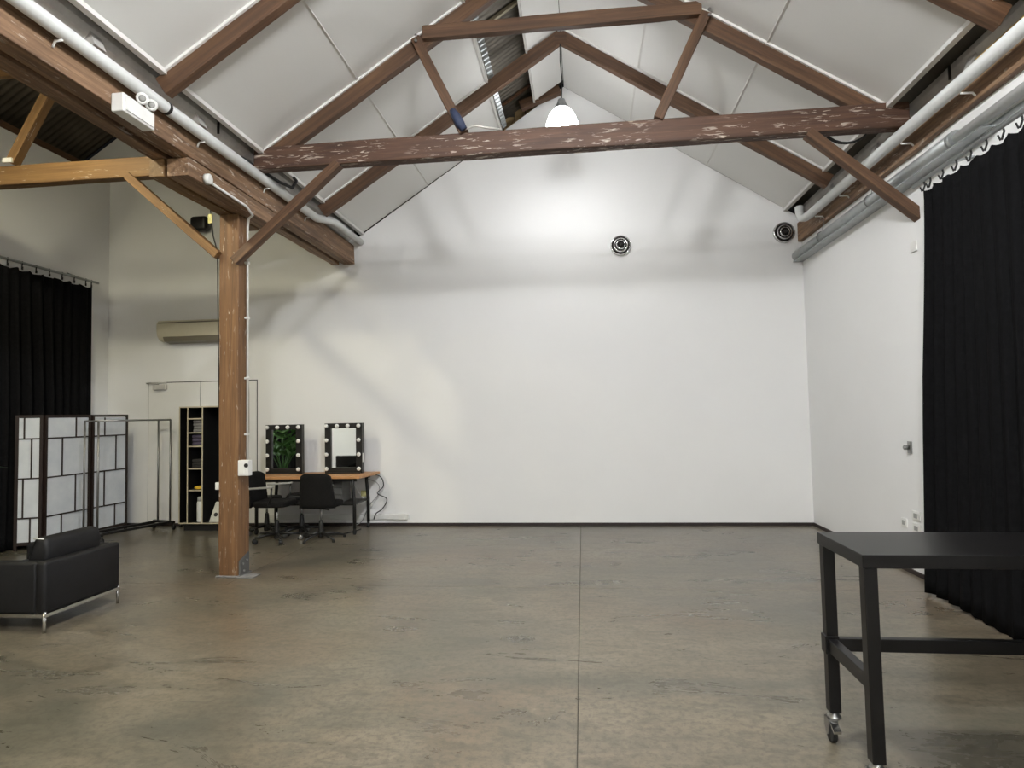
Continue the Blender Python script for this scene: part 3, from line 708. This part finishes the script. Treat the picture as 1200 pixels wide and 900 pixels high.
obj('foot', MB().lathe([(.02, 0), (.02, .03), (.01, .035)], (-5.72, 8.42, 0), n=10), M['rubber'], pl)

# ------------------------------------------------------------------ shelf unit
SX0, SX1, SY0, SY1, SZ0, SZ1 = -5.525, -4.80, 8.08, 8.46, .10, 1.70
t = thing('shelf_unit', ((SX0+SX1)/2, (SY0+SY1)/2, 0), 'tall black open shelf unit with pale edges behind the timber post', 'shelf')
obj('back', MB().box(SX0, SX1, SY1-.012, SY1, SZ0, SZ1), M['shelf_black'], t)
obj('plinth', MB().box(SX0+.05, SX1-.02, SY0+.05, SY1-.02, 0, SZ0), M['shelf_black'], t)
def board(nm, x0, x1, z0, z1, y0=SY0):
    b = obj(nm, MB().box(x0, x1, y0+.004, SY1-.012, z0, z1), M['shelf_black'], t)
    obj('front_edge', MB().box(x0, x1, y0, y0+.004, z0, z1), M['ply_edge'], b)
T_ = .016
board('side_panel', SX0, SX0+T_, SZ0, SZ1); board('side_panel', SX1-T_, SX1, SZ0, SZ1)
board('divider', -5.405, -5.405+T_, SZ0+T_, SZ1-T_); board('divider', -5.19, -5.19+T_, SZ0+T_, SZ1-T_)
board('top_board', SX0+T_, SX1-T_, SZ1-T_, SZ1); board('bottom_board', SX0+T_, SX1-T_, SZ0, SZ0+T_)
SH = [1.538, 1.345, 1.159, .853, .559]
for z in SH: board('shelf', -5.389, -5.19, z-T_, z, SY0+.01)
def folded(nm, x0, x1, y0, y1, z, layers, lh, mat, lab, cat='clothes'):
    q = thing(nm, ((x0+x1)/2, (y0+y1)/2, z), lab, cat)
    for k in range(layers):
        j = random.uniform(-.008, .008)
        obj('fold', MB().box(x0+.004+abs(j), x1-.004-abs(j), y0+j+.01, y1, z+k*lh, z+(k+1)*lh-.001), mat, q, bevel=lh*.35, seg=3)
folded('folded_cloth', -5.36, -5.20, 8.12, 8.40, 1.345, 4, .042, M['cloth_grey'], 'grey folded cloth on the upper shelf of the black unit')
folded('folded_cloth', -5.375, -5.20, 8.12, 8.40, 1.159, 3, .05, M['cloth_purple'], 'purple folded cloth below the grey cloth')
folded('folded_cloth', -5.38, -5.20, 8.13, 8.40, .853, 3, .04, M['cloth_dark'], 'dark folded clothes on the middle shelf of the black unit')
q = thing('yellow_tape', (-5.27, 8.15, .559), 'yellow roll of tape on the low shelf', 'tape')
obj('roll', MB().tube([(-5.27+.05*math.cos(a), 8.17+.05*math.sin(a), .583) for a in [k*math.pi/10 for k in range(21)]], .022, 8), M['yellow'], q)
obj('core', MB().lathe([(.03, 0), (.03, .04)], (-5.27, 8.17, .561), n=14), M['tan_board'], q)
q = thing('white_bottle', (-5.265, 8.2, SZ0+T_), 'tall white bottle on the bottom of the black unit', 'bottle')
obj('bottle_body', MB().lathe([(.058, 0), (.06, .01), (.06, .25), (.05, .28)], (-5.265, 8.2, SZ0+T_), n=20), M['white_plastic'], q)
obj('cap', MB().lathe([(.05, .28), (.052, .285), (.052, .335), (.04, .34)], (-5.265, 8.2, SZ0+T_), n=20), M['grey_plastic'], q)
q = thing('paper_bag', (-5.0, 8.2, SZ0+T_), 'white paper bag with dark emblem inside the black unit', 'bag')
zb = SZ0+T_
obj('bag_body', MB().add([(-5.11, 8.12, zb), (-4.9, 8.12, zb), (-4.9, 8.3, zb), (-5.11, 8.3, zb), (-5.05, 8.19, zb+.27), (-4.93, 8.19, zb+.25), (-4.93, 8.22, zb+.25), (-5.05, 8.22, zb+.27)], [(0,3,2,1),(4,5,6,7),(0,1,5,4),(1,2,6,5),(2,3,7,6),(3,0,4,7)]), M['bag'], q, bevel=.008)
obj('emblem', MB().lathe([(.028, 0), (.028, .003)], (-5.02, 8.143, zb+.10), (0, -.96, .26), 16), M['cloth_dark'], q)

# ------------------------------------------------------------------ make-up desk
DX0, DX1, DY0, DY1, DZ = -4.36, -2.80, 7.80, 8.44, .755
t = thing('makeup_desk', ((DX0+DX1)/2, (DY0+DY1)/2, 0), 'timber topped desk on black steel legs with casters against the far wall', 'desk')
def desk_pt(z): return [(DX0, DY0), (DX1-.06, DY0), (DX1, DY1), (DX0, DY1)]
obj('tabletop', MB().prism(desk_pt(0), lambda a, b: (a, b, DZ-.035), lambda a, b: (a, b, DZ)), M['desk_top'], t, bevel=.004)
ap = MB().box(DX0+.06, DX1-.12, DY0+.05, DY0+.075, DZ-.075, DZ-.035).box(DX0+.06, DX1-.12, DY1-.075, DY1-.05, DZ-.075, DZ-.035)
obj('apron', ap, M['black'], t)
for x in (DX0+.1, DX1-.17):
    for y in (DY0+.06, DY1-.06):
        dx = .02 if x > -3.5 else -.02
        obj('leg', MB().tube([(x, y, DZ-.04), (x, y, DZ-.12), (x+dx, y, .4), (x+dx, y, .08)], .022, 10), M['black'], t)
        cs = obj('caster', MB().lathe([(.018, .085), (.02, .07), (.012, .06)], (x+dx, y, 0), n=10), M['black'], t)
        obj('wheel', MB().lathe([(.015, -.014), (.036, -.012), (.036, .012), (.015, .014)], (x+dx, y, .036), (1,0,0), 16), M['rubber'], cs)
obj('lower_shelf', MB().box(DX0+.1, DX1-.15, DY0+.05, DY1-.06, .375, .395), M['black'], t)
def vanity(x0, x1, z1, y, lab, tag_=False):
    q = thing('vanity_mirror', ((x0+x1)/2, y, DZ), lab, 'mirror', None)
    z0 = DZ; W = x1-x0; b = .085; dp = .075
    fr_ = MB().box(x0, x0+b, y, y+dp, z0, z1).box(x1-b, x1, y, y+dp, z0, z1).box(x0+b, x1-b, y, y+dp, z1-b*.8, z1).box(x0+b, x1-b, y, y+dp, z0, z0+b*.9).box(x0+b, x1-b, y+.03, y+dp, z0+b*.9, z1-b*.8)
    obj('frame', fr_, M['black'], q)
    obj('glass', MB().box(x0+b, x1-b, y+.022, y+.029, z0+b*.9, z1-b*.8), M['mirror'], q)
    obj('foot', MB().box(x0+.02, x1-.02, y-.02, y+dp+.03, z0, z0+.015), M['black'], q)
    pts = [(x0+.035+(W-.07)*k/3, z1-.035) for k in range(4)]
    for k in (1, 2, 3):
        zz = z1-.035-(z1-z0-.10)*k/3; pts += [(x0+.035, zz), (x1-.035, zz)]
    for px, pz in pts:
        bu = obj('bulb', MB().lathe([(.012, .0), (.014, .012), (.024, .022), (.028, .036), (.024, .052), (.012, .06)], (px, y, pz), (0,-1,0), 14), M['bulb_off'], q)
    if tag_: obj('price_tag', MB().box(x1, x1+.004, y+.01, y+.06, z0+.15, z0+.27), M['white_plastic'], q)
vanity(-4.315, -3.80, 1.425, 8.17, 'black vanity mirror with bulbs beside the timber post, plant in reflection')
vanity(-3.475, -2.955, 1.43, 8.17, 'black vanity mirror with bulbs near the cabled end of the desk', True)
q = thing('drawer_unit', (-3.28, 8.15, .395), 'small grey plastic drawer unit on the lower shelf of the desk', 'drawers')
obj('case', MB().box(-3.40, -3.16, 7.98, 8.28, .397, .68), M['drawer'], q, bevel=.005)
for k in range(3):
    dw = obj('drawer', MB().box(-3.39, -3.17, 7.968, 7.98, .41+k*.09, .485+k*.09), M['drawer'], q, bevel=.003)
    obj('knob', MB().lathe([(.012, 0), (.014, .012)], (-3.28, 7.968, .447+k*.09), (0,-1,0), 10), M['black'] if k < 2 else M['white_plastic'], dw)
tk = thing('cable_trunking', (-3.5, YB-.02, .08), 'white cable trunking low on the far wall behind the desk', 'trunking')
obj('channel', MB().box(-4.5, -2.42, YB-.03, YB, .09, .16), M['white_plastic'], tk, bevel=.004)
obj('socket_box', MB().box(-2.62, -2.46, YB-.045, YB-.03, .085, .165), M['white_plastic'], tk, bevel=.004)
def cord(pts, r, mat, lab):
    # smooth the path
    P_ = [Vector(p_) for p_ in pts]; out = []
    for i in range(len(P_)-1):
        a_, b_, c_, d_ = P_[max(i-1, 0)], P_[i], P_[i+1], P_[min(i+2, len(P_)-1)]
        for k in range(6):
            u = k/6
            out.append(.5*((2*b_)+(c_-a_)*u+(2*a_-5*b_+4*c_-d_)*u*u+(3*b_-a_-3*c_+d_)*u**3))
    out.append(P_[-1])
    obj('loose_cable', MB().tube(out, r, 6), mat, label=lab, cat='cord')
cord([(-3.05, 8.34, .72), (-2.80, 8.40, .70), (-2.74, 8.40, .56), (-2.83, 8.41, .46), (-2.70, 8.42, .38), (-2.76, 8.42, .25), (-2.86, 8.44, .18), (-2.9, 8.46, .1)], .007, M['rubber'], 'black cord hanging off the end of the desk')
cord([(-3.1, 8.38, .70), (-2.84, 8.43, .6), (-2.82, 8.43, .45), (-2.93, 8.43, .32), (-3.0, 8.44, .2), (-3.08, 8.44, .06), (-3.2, 8.3, .012)], .006, M['grey_plastic'], 'grey cord drooping behind the desk leg to the floor')
cord([(-3.15, 8.42, .55), (-3.05, 8.43, .40), (-2.92, 8.44, .33), (-2.98, 8.44, .22), (-3.05, 8.46, .17)], .008, M['white_plastic'], 'white cord hanging under the desk')
cord([(-3.5, 7.95, .012), (-3.3, 7.8, .012), (-3.15, 7.83, .012), (-3.03, 8.0, .012), (-2.99, 8.2, .012)], .007, M['rubber'], 'black cord lying on the floor under the desk')
obj('cord_tag', MB().box(-3.06, -2.98, 8.40, 8.405, .42, .50), M['yellow_note'], label='small pale yellow tag on the cords under the desk', cat='tag')

# ------------------------------------------------------------------ chairs
def star_base(t, cx, cy, n, R, z_hub, a0, casters, mat):
    obj('hub', MB().lathe([(.035, .03), (.04, .05), (.035, z_hub+.02), (.028, z_hub+.12), (.024, z_hub+.16)], (cx, cy, 0), n=14), mat, t)
    for k in range(n):
        a_ = a0+2*math.pi*k/n; ex, ey = cx+R*math.cos(a_), cy+R*math.sin(a_)
        zl = .075 if casters else .03
        lg = obj('base_leg', MB().tube([(cx+.03*math.cos(a_), cy+.03*math.sin(a_), z_hub), (cx+R*.5*math.cos(a_), cy+R*.5*math.sin(a_), z_hub*.8+zl*.2), (ex, ey, zl)], [.022, .018, .012], 8), mat, t)
        if casters:
            obj('caster', MB().lathe([(.014, -.022), (.029, -.02), (.029, -.004), (.02, 0), (.029, .004), (.029, .02), (.014, .022)], (ex, ey, .03), (math.sin(a_), -math.cos(a_), 0), 14), M['steel'] if k % 2 else M['rubber'], lg)
        else:
            obj('glide', MB().lathe([(.018, 0), (.018, .018), (.01, .03)], (ex, ey, 0), n=10), M['rubber'], lg)
def curved_back(cx, cy, ang, w_bot, w_top, z0, z1, depth, th):
    """upholstered back, facing direction ang"""
    m_ = MB(); nx, nz = 10, 8; f = Vector((math.cos(ang), math.sin(ang), 0)); s = Vector((-f.y, f.x, 0)); vs = []; fs = []
    for side in (0, 1):
        for j in range(nz+1):
            v_ = j/nz
            for i in range(nx+1):
                u = 2*i/nx-1; w_ = (w_bot+(w_top-w_bot)*v_)/2
                rnd_ = 1-.10*max(0, v_-.8)*5*max(0, abs(u)-.7)*3
                p_ = Vector((cx, cy, 0)) + s*u*w_ + f*(depth*u*u - .05*v_ + (th if side else 0)) + Vector((0, 0, z0+(z1-z0)*v_*rnd_))
                vs.append(p_)
    N = (nx+1)*(nz+1)
    for side in (0, 1):
        for j in range(nz):
            for i in range(nx):
                a_ = side*N+j*(nx+1)+i; q_ = (a_, a_+1, a_+nx+2, a_+nx+1); fs.append(q_)
    ring = [i for i in range(nx+1)] + [(j*(nx+1)+nx) for j in range(1, nz+1)] + [nz*(nx+1)+i for i in range(nx-1, -1, -1)] + [j*(nx+1) for j in range(nz-1, 0, -1)]
    for k in range(len(ring)):
        a_, b_ = ring[k], ring[(k+1) % len(ring)]; fs.append((a_, b_, b_+N, a_+N))
    return m_.add(vs, fs, True)
def seat_mesh(cx, cy, ang, w_, d_, z0, z1):
    f = Vector((math.cos(ang), math.sin(ang), 0)); s = Vector((-f.y, f.x, 0)); poly = []
    for k in range(24):
        a_ = 2*math.pi*k/24; c_, q_ = math.cos(a_), math.sin(a_)
        poly.append((math.copysign(abs(c_)**.5, c_)*d_/2, math.copysign(abs(q_)**.5, q_)*w_/2))
    g = lambda z: (lambda a, b: Vector((cx, cy, z))+f*a+s*b)
    return MB().prism(poly, g(z0), g(z1))
# swivel chair with its back to the room
cx, cy = -3.27, 7.56
t = thing('swivel_chair', (cx, cy, 0), 'black knit swivel chair with its back to the room at the desk', 'chair', 'chairs at the make-up desk')
obj('backrest', curved_back(cx, cy-.17, math.pi/2, .46, .38, .40, .83, .05, .03), M['fabric'], t)
obj('seat', seat_mesh(cx, cy+.06, math.pi/2, .45, .42, .40, .465), M['fabric'], t, bevel=.02, seg=3)
obj('gas_lift', MB().tube([(cx, cy, .2), (cx, cy, .40)], .014, 10), M['steel'], t)
star_base(t, cx, cy, 5, .29, .075, -1.9, False, M['black'])
obj('lever', MB().tube([(cx+.02, cy, .375), (cx+.12, cy-.03, .365)], .006, 6), M['black'], t)
# arm chair facing along the desk
cx, cy = -3.80, 7.47
t = thing('office_chair', (cx, cy, 0), 'black office chair with armrests beside the timber post', 'chair', 'chairs at the make-up desk')
obj('backrest', curved_back(cx-.30, cy, 0, .42, .40, .43, .85, .05, .03), M['fabric'], t)
obj('seat', seat_mesh(cx-.02, cy, 0, .44, .44, .43, .50), M['fabric'], t, bevel=.02, seg=3)
for s_ in (-1, 1):
    ar = obj('armrest', MB().bar((cx-.25, cy+s_*.25, .665), (cx+.08, cy+s_*.25, .685), .045, .022), M['grey_plastic'], t, bevel=.006)
    obj('arm_support', MB().tube([(cx+.06, cy+s_*.25, .675), (cx+.05, cy+s_*.25, .55), (cx-.02, cy+s_*.2, .45)], .012, 8), M['black'], ar)
obj('back_support', MB().bar((cx-.29, cy, .46), (cx-.05, cy, .43), .05, .02), M['black'], t)
obj('gas_lift', MB().tube([(cx, cy, .2), (cx, cy, .43)], .014, 10), M['chrome'], t)
star_base(t, cx, cy, 5, .28, .09, -.95, True, M['black'])
# stools
for (cx, cy, h_, lab) in ((-3.66, 7.86, .47, 'black swivel stool tucked under the desk between the two chairs'), (-4.2, 7.98, .42, 'black swivel stool half hidden by the timber post')):
    t = thing('swivel_stool', (cx, cy, 0), lab, 'stool', 'stools at the make-up desk')
    obj('seat', seat_mesh(cx, cy, .3, .36, .36, h_, h_+.06), M['leather'], t, bevel=.02, seg=3)
    obj('gas_lift', MB().tube([(cx, cy, .22), (cx, cy, h_)], .014, 10), M['chrome'], t)
    star_base(t, cx, cy, 5, .25, .1, .4, True, M['black'])

# ------------------------------------------------------------------ potted palm (seen in the left mirror)
px, py = -5.95, 4.45
t = thing('potted_palm', (px, py, 0), 'green potted palm reflected in the vanity mirror', 'plant')
obj('pot', MB().lathe([(.14, 0), (.18, .3), (.19, .34), (.165, .34), (.16, .3)], (px, py, 0), n=24), M['pot'], t)
obj('soil', MB().lathe([(.158, .30), (.15, .315)], (px, py, 0), n=20), M['soil'], t)
for k in range(14):
    a_ = k*2.4; tilt = .2+.4*random.random(); Ln = 1.15+.4*random.random(); pts = []
    for i in range(9):
        u = i/8; r_ = Ln*u*math.sin(tilt)*(.6+.6*u); z_ = .32+Ln*u*math.cos(tilt*u*1.6)
        pts.append(Vector((px+r_*math.cos(a_), py+r_*math.sin(a_), z_)))
    m_ = MB().tube(pts, [.01-.007*i/8 for i in range(9)], 5)
    side = Vector((-math.sin(a_), math.cos(a_), 0))
    for i in range(3, 9):
        for s_ in (-1, 1):
            b_ = pts[i]; tip = b_ + side*s_*.26*(1-.5*(i-3)/6) + (pts[i]-pts[i-1])*1.2 - Vector((0,0,.05))
            wv = (pts[i]-pts[i-1]).normalized()*.02
            m_.add([b_-wv, b_+wv, (b_+tip)/2+wv*1.3, tip, (b_+tip)/2-wv*1.3], [(0,1,2,3,4)])
    obj('frond', m_, M['leaf'], t)
